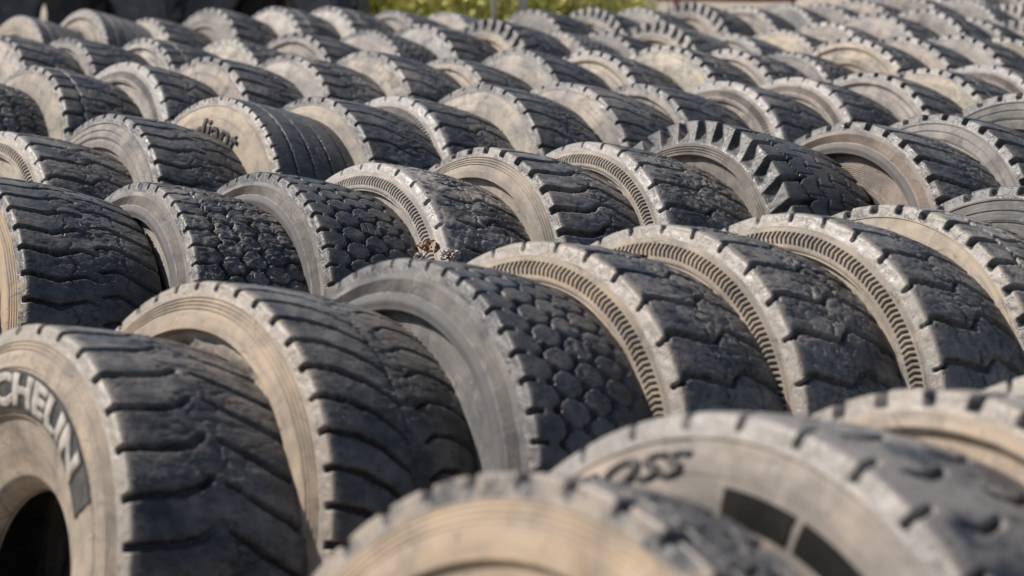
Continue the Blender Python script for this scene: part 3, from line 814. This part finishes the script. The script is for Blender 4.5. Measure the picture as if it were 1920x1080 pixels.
# key: (x, y, yaw, radius), tread, sidewall, colour, tread film, sidewall cleanliness, label
NEAR = [
 ('z1', -0.041, 2.326, 0.854, 0.564, 'flat_blocks', 'rings', (198, 168, 132), 0.75, 0.9, 'sandy tan ringed tyre nearest the camera, at the bottom centre of the photo'),
 ('z2', 0.212, 2.595, 0.875, 0.568, 'sipes', 'smooth', (176, 160, 144), 0.9, 0.85, 'pale dusty tyre with slanted dark capitals and black squares on its sidewall'),
 ('z3', 0.535, 2.817, 0.899, 0.558, 'blocks', 'recess', TAN, 0.8, 0.8, 'blurred tan tyre right behind the tyre with black squares on its sidewall'),
 ('z4', 0.832, 3.062, 0.927, 0.546, 'chevron', 'smooth', CREAM, 0.7, 0.9, 'cream tyre at the right edge of the photo, rightmost of the nearest row'),
 ('a1', -0.969, 3.818, 0.925, 0.500, 'hook', 'band', (184, 163, 138), 0.45, 0.75, 'tan tyre with pale letters on a black band and an open dark hole, lower left'),
 ('a2', -0.676, 4.041, 0.868, 0.521, 'curve', 'torn', (196, 170, 138), 0.4, 0.95, 'tan tyre with a torn muddy inner sidewall, right of the black lettered band'),
 ('a3', -0.292, 4.165, 0.916, 0.534, 'hex', 'ribs', (128, 127, 124), 0.25, 0.25, 'grey tyre with small hexagonal tread blocks in the middle foreground'),
 ('a4', -0.017, 4.347, 0.877, 0.537, 'chevron', 'hatch', (188, 166, 138), 0.45, 0.85, 'tyre with a hatched sidewall ring directly right of the grey hexagonal block tyre'),
 ('a5', 0.251, 4.561, 0.913, 0.539, 'chevron_worn', 'hatch', (180, 160, 136), 0.5, 0.8, 'middle one of the three hatched sidewall tyres in the second row'),
 ('a6', 0.558, 4.726, 0.892, 0.539, 'chevron', 'hatch', (182, 164, 142), 0.5, 0.8, 'rightmost of the three hatched sidewall tyres in the second row'),
 ('a7', 0.823, 4.952, 0.920, 0.533, 'blocks', 'smooth', (190, 172, 144), 0.75, 0.9, 'mud caked cream tyre with chipped shoulder blocks and smooth sidewall at right'),
 ('a8', 1.163, 5.120, 0.916, 0.544, 'blocks', 'lines', DGREY, 0.35, 0.2, 'dark grey clean tyre with square shoulder blocks at the right edge, rightmost of second row'),
 ('b_', -1.93, 5.43, 0.944, 0.515, 'zigzag', 'rings', TAN, 0.4, 0.7, 'dark tread sliver at the left edge beside the zigzag tread tyre'),
 ('b0', -1.557, 5.647, 0.944, 0.520, 'zigzag', 'rings', (204, 170, 130), 0.30, 0.95, 'large dark zigzag tread tyre with ringed tan sidewall at the left edge'),
 ('b1', -1.116, 5.771, 0.976, 0.501, 'hex_crumbled', 'ribs', (150, 143, 133), 0.45, 0.35, 'tyre with badly crumbled block tread and fine ribbed muddy sidewall'),
 ('b2', -0.802, 5.952, 0.928, 0.503, 'hex', 'ribs', (142, 137, 131), 0.22, 0.4, 'tyre with smooth black hexagonal tread and finely ribbed grey sidewall'),
 ('b3', -0.494, 6.121, 0.917, 0.506, 'chevron_bald', 'hatch', (196, 184, 168), 1.0, 0.95, 'pale dusty tyre with hatched ring and white cloth lying at its tread'),
 ('b4', -0.172, 6.292, 0.930, 0.520, 'wave', 'rings', (178, 162, 143), 0.55, 0.9, 'tan tyre with tall S shaped tread bars and ringed sidewall in the middle'),
 ('b5', 0.149, 6.482, 0.946, 0.517, 'chevron_worn', 'hatch', (176, 162, 147), 0.55, 0.85, 'hatched sidewall tyre just left of the big lug tyre'),
 ('b6', 0.511, 6.680, 0.921, 0.541, 'lug', 'lug', (140, 130, 119), 0.22, 0.6, 'big off road tyre with deep open shoulder lugs'),
 ('b7', 1.008, 6.780, 0.968, 0.533, 'bars', 'ribs', (164, 146, 130), 0.4, 0.8, 'tyre with ribbed brown sidewall right behind the big lug tyre'),
 ('b8', 1.328, 7.004, 0.967, 0.535, 'bars', 'lines', (152, 147, 143), 0.4, 0.5, 'grey tyre with lined sidewall and thick tread bars near the right edge'),
 ('b9', 1.659, 7.183, 0.923, 0.563, 'blocks', 'lines', DGREY, 0.5, 0.2, 'dark grey tyre cut by the right edge, rightmost of the third row'),
 ('c0', -1.789, 6.988, 0.895, 0.502, 'chevron', 'coarse_hatch', (190, 176, 157), 0.5, 0.9, 'hatched cream sidewall tyre at the left edge, behind the large zigzag tread tyre'),
 ('c1', -1.471, 7.215, 0.909, 0.520, 'zigzag', 'lines', (166, 158, 149), 0.35, 0.6, 'tyre with sharp dark tread notches left of the tyre with dark lower case letters'),
 ('c2', -1.127, 7.426, 0.895, 0.540, 'rib', 'smooth', (188, 170, 144), 0.2, 0.95, 'tan tyre with dark lower case letters and thin ribbed tread'),
 ('c3', -0.809, 7.637, 0.900, 0.530, 'bent', 'smooth', (184, 170, 152), 0.3, 0.9, 'smooth beige tyre right of the tyre with dark lower case letters'),
 ('c4', -0.540, 7.877, 0.924, 0.520, 'chevron', 'coarse_hatch', (190, 178, 168), 0.35, 0.9, 'pale hatched sidewall tyre behind the pale one by the white cloth'),
 ('c5', -0.213, 8.082, 0.931, 0.533, 'bent', 'twotone', (192, 180, 164), 0.35, 0.8, 'brownish tyre with long bent grooves behind the S shaped bar tyre'),
]
def gap_width(k, nxt):
    a = (math.sin(0.925), math.cos(0.925))
    d = (nxt[0] - k[0]) * a[0] + (nxt[1] - k[1]) * a[1]
    return max(0.95, min(1.40, (d - 0.012) / (W * math.cos(LEAN) * k[3] / R0)))
WIDE = {}
for _p, _q in zip(NEAR, NEAR[1:]):
    WIDE[_p[0]] = gap_width(_p[1:5], _q[1:5]) if _p[0][0] == _q[0][0] else 1.1
WIDE['z1'] = 0.54; WIDE['a1'] = 1.40
tm = {}
for (k, x, y, yaw, rad, tr, sd, rgb, film, clean, label) in NEAR:
    sp = None
    root, near = tyre(x, y, yaw, rad, tr, sd, rgb, film, clean, label, sp, WIDE.get(k, 1.1))
    tm[k] = (root, near)

# lettering
n_ = tm['a1'][1]
attach(sector_mesh(0.352, 0.431, 36, 140, 0.0016, 0.0012), M_DARK, n_, 'label_band')
attach(text_mesh('MICHELIN', 0.068, 0.3915, 131, 47, 'band', bold=0.06, thick=0.0016, lift=0.0032), M_LETTER, n_, 'lettering')
n_ = tm['z2'][1]
attach(text_mesh('CROSS', 0.034, 0.461, 135, 101.5, 'smooth', bold=0.02, shear=0.35, thick=0.003, lift=0.0012), M_PRINT, n_, 'lettering')
for (a, b) in ((93, 77.5), (75.5, 61.5), (59.5, 46)):
    attach(sector_mesh(0.396, 0.436, a, b, 0.0010, 0.0016, 14), M_PATCH, n_, 'dark_patch')
n_ = tm['c2'][1]
attach(text_mesh('cordiant', 0.084, 0.402, 136, 65, 'smooth', bold=0.018, shear=0.15, thick=0.003, lift=0.0012), M_PRINT, n_, 'lettering')

FARROWS = {
 'c': ('fourth', [(0.109, 8.300, 0.901, 0.526, 'bent', 'twotone', (194, 182, 166)), (0.417, 8.548, 0.965, 0.511, 'bent', 'recess', (176, 164, 152)), (0.775, 8.750, 0.950, 0.510, 'chevron', 'coarse_hatch', (176, 166, 156)),
       (1.100, 8.987, 0.960, 0.509, 'chevron_worn', 'coarse_hatch', (184, 170, 158)), (1.448, 9.183, 0.913, 0.513, 'bars', 'recess', (178, 166, 158)), (1.759, 9.409, 0.955, 0.506, 'blocks', 'smooth', (206, 190, 164)), (2.045, 9.637, 0.950, 0.508, 'chevron', 'coarse_hatch', (166, 156, 148))]),
 'd': ('fifth', [(-2.48, 8.70, 0.93, 0.530, 'hex_crumbled', 'smooth', DULL), (-2.124, 8.894, 0.943, 0.534, 'blocks', 'smooth', (188, 174, 152)), (-1.764, 9.056, 0.906, 0.538, 'chevron', 'coarse_hatch', (184, 176, 166)), (-1.440, 9.243, 0.909, 0.540, 'bars', 'smooth', PINK), (-1.095, 9.414, 0.904, 0.534, 'zigzag', 'smooth', PALE),
       (-0.760, 9.597, 0.916, 0.538, 'bent', 'twotone', (194, 182, 166)), (-0.402, 9.762, 0.950, 0.518, 'bent', 'recess', (186, 172, 156)), (-0.092, 9.963, 0.948, 0.534, 'bent', 'twotone', (184, 174, 164)), (0.269, 10.128, 0.905, 0.523, 'blocks', 'recess', (198, 184, 164)), (0.647, 10.280, 0.890, 0.526, 'blocks', 'smooth', (208, 196, 174)),
       (0.972, 10.473, 0.950, 0.508, 'blocks', 'recess', (190, 178, 168)), (1.283, 10.655, 0.955, 0.498, 'hex', 'lines', (152, 148, 142)), (1.622, 10.800, 0.912, 0.528, 'blocks', 'recess', CREAM), (1.908, 10.986, 0.939, 0.527, 'bars', 'twotone', (186, 172, 158)), (2.221, 11.141, 0.925, 0.522, 'bars', 'smooth', (178, 170, 162)), (2.511, 11.328, 0.922, 0.513, 'blocks', 'lines', (196, 176, 148))]),
 'e': ('sixth', [(-2.636, 10.417, 0.932, 0.547, 'bars', 'smooth', PALE), (-2.322, 10.600, 0.930, 0.529, 'zigzag', 'recess', (166, 160, 152)), (-1.960, 10.771, 0.933, 0.522, 'blocks', 'recess', (200, 190, 178)), (-1.576, 10.936, 0.905, 0.519, 'hex_crumbled', 'smooth', (208, 198, 178)), (-1.228, 11.118, 0.904, 0.527, 'bars', 'recess', (166, 158, 150)),
       (-0.885, 11.286, 0.924, 0.534, 'hex', 'twotone', (188, 176, 168)), (-0.593, 11.486, 0.929, 0.536, 'bars', 'smooth', (200, 194, 188)), (-0.228, 11.638, 0.945, 0.547, 'lug', 'lug', (204, 186, 160)), (0.135, 11.779, 0.929, 0.508, 'hex', 'smooth', (184, 174, 164)), (0.400, 11.991, 0.950, 0.507, 'bars', 'lines', (146, 144, 142)),
       (0.728, 12.167, 0.933, 0.525, 'lug', 'lug', (198, 182, 160)), (1.148, 12.278, 0.954, 0.491, 'bent', 'recess', (170, 164, 158)), (1.459, 12.465, 0.913, 0.497, 'hex_crumbled', 'smooth', (208, 192, 162)), (1.756, 12.647, 0.925, 0.512, 'blocks', 'lines', (184, 172, 160)), (2.074, 12.808, 0.948, 0.530, 'bars', 'smooth', (190, 178, 174)),
       (2.387, 12.973, 0.950, 0.543, 'blocks', 'lines', (164, 156, 150)), (2.692, 13.146, 0.923, 0.514, 'bars', 'recess', (158, 150, 146)), (3.041, 13.293, 0.925, 0.493, 'lug', 'lug', (184, 174, 164))]),
 'f': ('seventh', [(-3.055, 12.746, 0.926, 0.525, 'rib', 'lines', (182, 166, 148)), (-2.703, 12.883, 0.960, 0.540, 'rib', 'recess', (172, 160, 148)), (-2.336, 13.007, 0.948, 0.509, 'bars', 'smooth', (196, 184, 170)), (-1.973, 13.143, 0.929, 0.537, 'bars', 'lines', (158, 154, 150)), (-1.585, 13.259, 0.958, 0.535, 'blocks', 'smooth', (200, 190, 182)),
       (-1.257, 13.414, 0.965, 0.529, 'blocks', 'smooth', (206, 196, 192)), (-0.875, 13.535, 0.960, 0.520, 'bent', 'recess', (160, 152, 148)), (-0.539, 13.729, 0.943, 0.508, 'hex', 'lines', (192, 182, 172)), (0.032, 13.772, 0.931, 0.510, 'bars', 'smooth', (146, 144, 142)), (0.405, 13.940, 0.930, 0.519, 'lug', 'lug', (186, 176, 166)),
       (0.733, 14.093, 0.926, 0.508, 'blocks', 'lines', (160, 158, 154)), (1.081, 14.211, 0.905, 0.528, 'lug', 'lug', (190, 174, 158)), (1.430, 14.311, 0.928, 0.515, 'bent', 'recess', (182, 170, 156)), (1.708, 14.447, 0.925, 0.520, 'hex', 'smooth', (150, 148, 146)), (2.006, 14.556, 0.930, 0.513, 'bars', 'lines', (160, 152, 148)),
       (2.284, 14.697, 0.921, 0.521, 'blocks', 'smooth', (186, 172, 154)), (2.634, 14.809, 0.923, 0.533, 'bars', 'lines', (158, 150, 144)), (3.022, 14.909, 0.926, 0.522, 'hex', 'smooth', (150, 146, 144)), (3.376, 15.045, 0.925, 0.499, 'lug', 'lug', (150, 146, 144))]),
 'g': ('eighth', [(2.24, 16.08, 0.92, 0.53, 'blocks', 'smooth', (190, 178, 160)), (2.60, 16.22, 0.925, 0.525, 'bars', 'recess', (156, 150, 146)), (2.96, 16.38, 0.93, 0.53, 'blocks', 'smooth', (176, 166, 154)), (3.32, 16.52, 0.92, 0.52, 'bent', 'lines', (150, 146, 142)), (3.68, 16.66, 0.925, 0.525, 'lug', 'lug', (140, 136, 132))]),
}
ORD = ['first', 'second', 'third', 'fourth', 'fifth', 'sixth', 'seventh', 'eighth', 'ninth', 'tenth', 'eleventh', 'twelfth', 'thirteenth', 'fourteenth', 'fifteenth', 'sixteenth', 'seventeenth', 'eighteenth', 'nineteenth', 'twentieth']
SIDEWORD = {'smooth': 'smooth sidewall', 'recess': 'dark grooved sidewall', 'coarse_hatch': 'hatched sidewall', 'lines': 'lined sidewall', 'lug': 'open shoulder lugs', 'twotone': 'two toned sidewall'}
def shade(rgb):
    m = sum(rgb) / 3
    if rgb[0] - rgb[2] < 16:
        return 'light grey' if m > 165 else 'grey'
    return 'cream' if m > 182 else ('tan' if rgb[0] - rgb[2] > 26 else 'brownish grey')
for row, (rw, items) in FARROWS.items():
    start = 6 if row == 'c' else 0
    for i, (x, y, yaw, rad, tr, sd, rgb) in enumerate(items):
        lab = f'{shade(rgb)} tyre with {SIDEWORD[sd]}, {ORD[i + start]} from the left in the {rw} row back'
        if row == 'g':
            lab = f'{shade(rgb)} tyre with {SIDEWORD[sd]}, {ORD[i]} from the left in the farthest short row'
        tyre(x, y, yaw, rad, tr, sd, rgb, random.uniform(0.25, 0.6), random.uniform(0.35, 0.9), lab, None,
             gap_width((x, y, yaw, rad), items[i + 1][:4]) * 0.94 if i + 1 < len(items) else 1.0, random.uniform(-0.03, 0.03))

# ------------------------------------------------------------------ big dark tyres far left
def loader_tyre(x, y, yaw, rad, label):
    s = rad / R0
    root = bpy.data.objects.new('loader_tyre', None)
    col.objects.link(root)
    ah = Vector((math.sin(yaw), math.cos(yaw), 0)); u = Vector((0, 0, 1)); yv = u.cross(ah)
    root.matrix_world = Matrix(((ah.x * s * 1.2, yv.x * s, 0, x), (ah.y * s * 1.2, yv.y * s, 0, y), (0, 0, s, GZ), (0, 0, 0, 1)))
    root['label'] = label; root['category'] = 'tyre'; root['group'] = 'big black loader tyres behind the rows'
    c = (0.085, 0.098, 0.125)
    child('tread', get_tread('lug'), root, R0, 0.3, (*c, 0.1))
    child('sidewall', get_side('lug'), root, R0, 0.3, (*c, 0.95))
    child('sidewall', FAR[0.447], root, R0, 0.3, (*c, 0.95))
    child('inner_liner', LINER, root, R0, 0.3, (*c, 1))
loader_tyre(-4.75, 16.1, 0.10, 0.78, 'big black loader tyre at the top left corner, leftmost of them')
loader_tyre(-3.32, 16.3, -0.12, 0.80, 'big black loader tyre right behind the last row, middle of the front three')
loader_tyre(-4.05, 17.1, 0.05, 0.82, 'big black loader tyre standing behind the gap between the left and middle loader tyres')
loader_tyre(-2.62, 17.2, 0.02, 0.82, 'big black loader tyre standing behind the gap between the middle and right loader tyres')
loader_tyre(-1.95, 16.6, 0.18, 0.76, 'big black loader tyre next to the yellow green weeds, rightmost of them')

# ------------------------------------------------------------------ weeds, posts and rail behind the rows
def weed_mat():
    m, nt, p = new_mat('yellow_green_weed')
    v, oi, tc = coords(nt)
    n = tex_noise(nt, v, 2.5, 3)
    n2 = tex_noise(nt, v, 14, 2)
    c = mixc(nt, ramp(nt, n, 0.38, 0.62), (0.46, 0.47, 0.11), (0.66, 0.60, 0.20))
    c = mixc(nt, ramp(nt, n2, 0.52, 0.7), c, (0.06, 0.09, 0.015))
    nt.links.new(c, p.inputs['Base Color'])
    p.inputs['Roughness'].default_value = 0.6
    return m
M_WEED = weed_mat()
def weed_mesh(seed):
    rnd = random.Random(seed)
    vs, fs = [], []
    for i in range(420):
        r = 0.30 * math.sqrt(rnd.random()); a = rnd.uniform(0, 6.283)
        x, y = r * math.cos(a), r * math.sin(a)
        h = rnd.uniform(0.55, 1.25) * (1.15 - r); w = rnd.uniform(0.006, 0.016)
        ta = rnd.uniform(0, 6.283); bend = rnd.uniform(0.05, 0.30); fa = rnd.uniform(0, 6.283)
        b = len(vs)
        for j in range(5):
            t = j / 4
            cx, cy = x + bend * t * t * math.cos(ta), y + bend * t * t * math.sin(ta)
            ww = w * (1 - 0.85 * t)
            vs.append((cx - ww * math.cos(fa), cy - ww * math.sin(fa), h * t)); vs.append((cx + ww * math.cos(fa), cy + ww * math.sin(fa), h * t))
        for j in range(4):
            fs.append((b + 2 * j, b + 2 * j + 1, b + 2 * j + 3, b + 2 * j + 2))
        for j in range(5):             # small side leaves
            t = rnd.uniform(0.35, 1.0); q = rnd.uniform(0, 6.283); l = rnd.uniform(0.03, 0.08)
            cx, cy, cz = x + bend * t * t * math.cos(ta), y + bend * t * t * math.sin(ta), h * t
            b = len(vs)
            ux, uy = math.cos(q), math.sin(q)
            vs += [(cx, cy, cz), (cx + ux * l * 0.5 - uy * l * 0.25, cy + uy * l * 0.5 + ux * l * 0.25, cz + l * 0.5), (cx + ux * l, cy + uy * l, cz + l * 0.6), (cx + ux * l * 0.5 + uy * l * 0.25, cy + uy * l * 0.5 - ux * l * 0.25, cz + l * 0.2)]
            fs.append((b, b + 1, b + 2, b + 3))
    me = bpy.data.meshes.new('weed_clump'); me.from_pydata(vs, [], fs); me.materials.append(M_WEED)
    return me
WEEDS = [weed_mesh(3), weed_mesh(8), weed_mesh(15)]
wx = -2.05
i = 0
while wx < 1.15:
    o = bpy.data.objects.new('weed_clump', WEEDS[i % 3]); col.objects.link(o)
    o.location = (wx, 18.2 + random.uniform(-0.5, 0.9), GZ); o.rotation_euler = (0, 0, random.uniform(0, 6.28))
    k = random.uniform(0.9, 1.25); o.scale = (k, k, k)
    o['category'] = 'weeds'; o['group'] = 'yellow green weeds behind the tyre rows'
    o['label'] = f'yellow green weed clump behind the tyre rows, {ORD[i]} from the left'
    wx += random.uniform(0.24, 0.34); i += 1

M_POST = simple_mat('weathered_concrete', (0.34, 0.33, 0.30), (0.44, 0.43, 0.39), 12, 0.9)
M_RUST = simple_mat('rusty_red_paint', (0.22, 0.085, 0.065), (0.32, 0.15, 0.12), 10, 0.7)
import bmesh
def box_bm(bm, x0, x1, y0, y1, z0, z1):
    r = bmesh.ops.create_cube(bm, size=1.0)
    for v in r['verts']:
        v.co = ((x0 + x1) / 2 + v.co.x * (x1 - x0), (y0 + y1) / 2 + v.co.y * (y1 - y0), (z0 + z1) / 2 + v.co.z * (z1 - z0))
def bm_obj(name, bm, mat, parent=None, bev=0.0):
    if bev:
        bmesh.ops.bevel(bm, geom=bm.edges[:], offset=bev, segments=2, affect='EDGES', profile=0.6)
    me = bpy.data.meshes.new(name); bm.to_mesh(me); bm.free(); me.materials.append(mat)
    o = bpy.data.objects.new(name, me); col.objects.link(o); o.parent = parent
    return o
for j, (px, w, lab) in enumerate(((925, 0.022, 'thinner pale concrete post among the weeds, left of the thicker one'), (979, 0.045, 'thicker pale concrete post among the weeds, right of the thinner one'))):
    bm = bmesh.new(); box_bm(bm, -w, w, -w, w, 0, 1.55)
    top = [v for v in bm.verts if v.co.z > 1]
    for v in top: v.co.x *= 0.7; v.co.y *= 0.7
    o = bm_obj('concrete_post', bm, M_POST, None, 0.008)
    o.location = ((px - 960) / 4000 * 17.2, 17.2, GZ)
    o['label'] = lab; o['category'] = 'post'; o['group'] = 'posts among the weeds'
rail = bpy.data.objects.new('rusty_rail', None); col.objects.link(rail)
rail.location = (1.85, 16.4, GZ); rail['label'] = 'low rusty red rail behind the last tyre row, at the top edge'; rail['category'] = 'rail'
def tube(name, pts, r, mat, parent, n=10, taper=None):
    bm = bmesh.new(); rings = []
    for i2, p in enumerate(pts):
        p = Vector(p); d = (Vector(pts[min(i2 + 1, len(pts) - 1)]) - Vector(pts[max(i2 - 1, 0)])).normalized()
        a = d.orthogonal().normalized() if i2 == 0 else (a - d * a.dot(d)).normalized()
        b = d.cross(a); rr = r * (taper[i2] if taper else 1)
        rings.append([bm.verts.new(p + (a * math.cos(2 * math.pi * q / n) + b * math.sin(2 * math.pi * q / n)) * rr) for q in range(n)])
    for A, B in zip(rings, rings[1:]):
        for q in range(n):
            bm.faces.new((A[q], A[(q + 1) % n], B[(q + 1) % n], B[q]))
    bm.faces.new(rings[0][::-1]); bm.faces.new(rings[-1])
    for f in bm.faces: f.smooth = True
    return bm_obj(name, bm, mat, parent)
tube('top_bar', [(-0.75, 0, 1.02), (0, 0.01, 1.01), (0.75, 0, 1.02)], 0.032, M_RUST, rail)
for sx in (-0.6, 0.6):
    tube('leg', [(sx, 0, 0), (sx, 0, 1.0)], 0.026, M_RUST, rail)

# ------------------------------------------------------------------ rag, dry leaves and wire on the tyres
M_RAG = simple_mat('dirty_white_cloth', (0.30, 0.265, 0.235), (0.46, 0.42, 0.385), 60, 0.95, 0.1, 0.6, 0.004)
M_LEAF = simple_mat('dry_brown_leaf', (0.28, 0.15, 0.085), (0.42, 0.30, 0.20), 40, 0.8)
M_WIRE = simple_mat('rusty_wire', (0.025, 0.020, 0.020), (0.13, 0.055, 0.025), 90, 0.6)
def rag(loc, sx, sy, sz, seed, label):
    bm = bmesh.new(); bmesh.ops.create_icosphere(bm, subdivisions=5, radius=1.0)
    for v in bm.verts:
        q = v.co * 1.7 + Vector((seed, 0, 0))
        f = 1 - abs(mnoise.noise(q)) * 1.3 - abs(mnoise.noise(q * 2.3)) * 0.55 + mnoise.noise(q * 6) * 0.06
        v.co = Vector((v.co.x * sx * f, v.co.y * sy * f, v.co.z * sz * f))
    for f in bm.faces: f.smooth = False
    o = bm_obj('crumpled_rag', bm, M_RAG); o.location = loc
    o['label'] = label; o['category'] = 'rag'; o['group'] = 'litter caught between the tyres'
rag((-0.172, 5.800, 0.772), 0.034, 0.030, 0.022, 3.1, 'larger crumpled dirty white rag lying against the pale hatched tyre tread')
rag((-0.252, 5.735, 0.778), 0.020, 0.018, 0.014, 8.4, 'smaller dirty white rag scrap left of the larger crumpled rag')
def leaf(loc, rot, l, w, label):
    bm = bmesh.new(); rows = []
    for i2 in range(9):
        t = i2 / 8; hw = w * math.sin(math.pi * min(t * 1.05, 1)) ** 0.8 + 0.0006
        z = 0.25 * l * math.sin(t * 2.6)
        rows.append([bm.verts.new((t * l, y * hw, z + abs(y) * hw * 0.7 + 0.002 * math.sin(t * 20 + y))) for y in (-1, -0.5, 0, 0.5, 1)])
    for A, B in zip(rows, rows[1:]):
        for q in range(4): bm.faces.new((A[q], A[q + 1], B[q + 1], B[q]))
    r = bmesh.ops.solidify(bm, geom=bm.faces[:], thickness=0.0008)
    o = bm_obj('dry_leaf', bm, M_LEAF); o.location = loc; o.rotation_euler = rot
    o['label'] = label; o['category'] = 'leaf'; o['group'] = 'litter caught between the tyres'
leaf((-0.232, 5.755, 0.785), (0.5, -0.9, 0.4), 0.042, 0.012, 'curled dry brown leaf standing up between the two rag scraps')
leaf((-0.238, 5.745, 0.792), (-0.4, -0.3, 2.4), 0.035, 0.010, 'flat dry brown leaf lying on the smaller rag scrap')
leaf((-0.215, 5.765, 0.782), (0.9, -1.2, 1.4), 0.034, 0.009, 'narrow dry leaf leaning on the larger rag')
# tangled wire lying on the tread of the hatched tyre
r4 = tm['a4'][0]
rnd = random.Random(5)
def on_a4(ax, ang, r):
    return r4.matrix_world @ Vector((ax, -r * math.cos(R_(ang)), R0 + r * math.sin(R_(ang))))
wire = bpy.data.objects.new('tangled_wire', None); col.objects.link(wire)
wire['label'] = 'tangled rusty wire lying across the top of a hatched sidewall tyre'; wire['category'] = 'wire'
wire.location = on_a4(0.2, 98, 0.537)
for s_ in range(7):
    pts = []
    for j in range(26):
        t = j / 25
        pts.append(on_a4(0.13 + 0.17 * t + 0.004 * math.sin(t * 21 + s_ * 2), 101 - 6 * t + 1.1 * math.sin(t * 13 + s_ * 1.7) + rnd.uniform(-0.25, 0.25), 0.5365 + 0.004 + 0.005 * abs(math.sin(t * 17 + s_ * 0.9))) - wire.location)
    tube('strand', pts, 0.0022, M_WIRE, wire, 6)
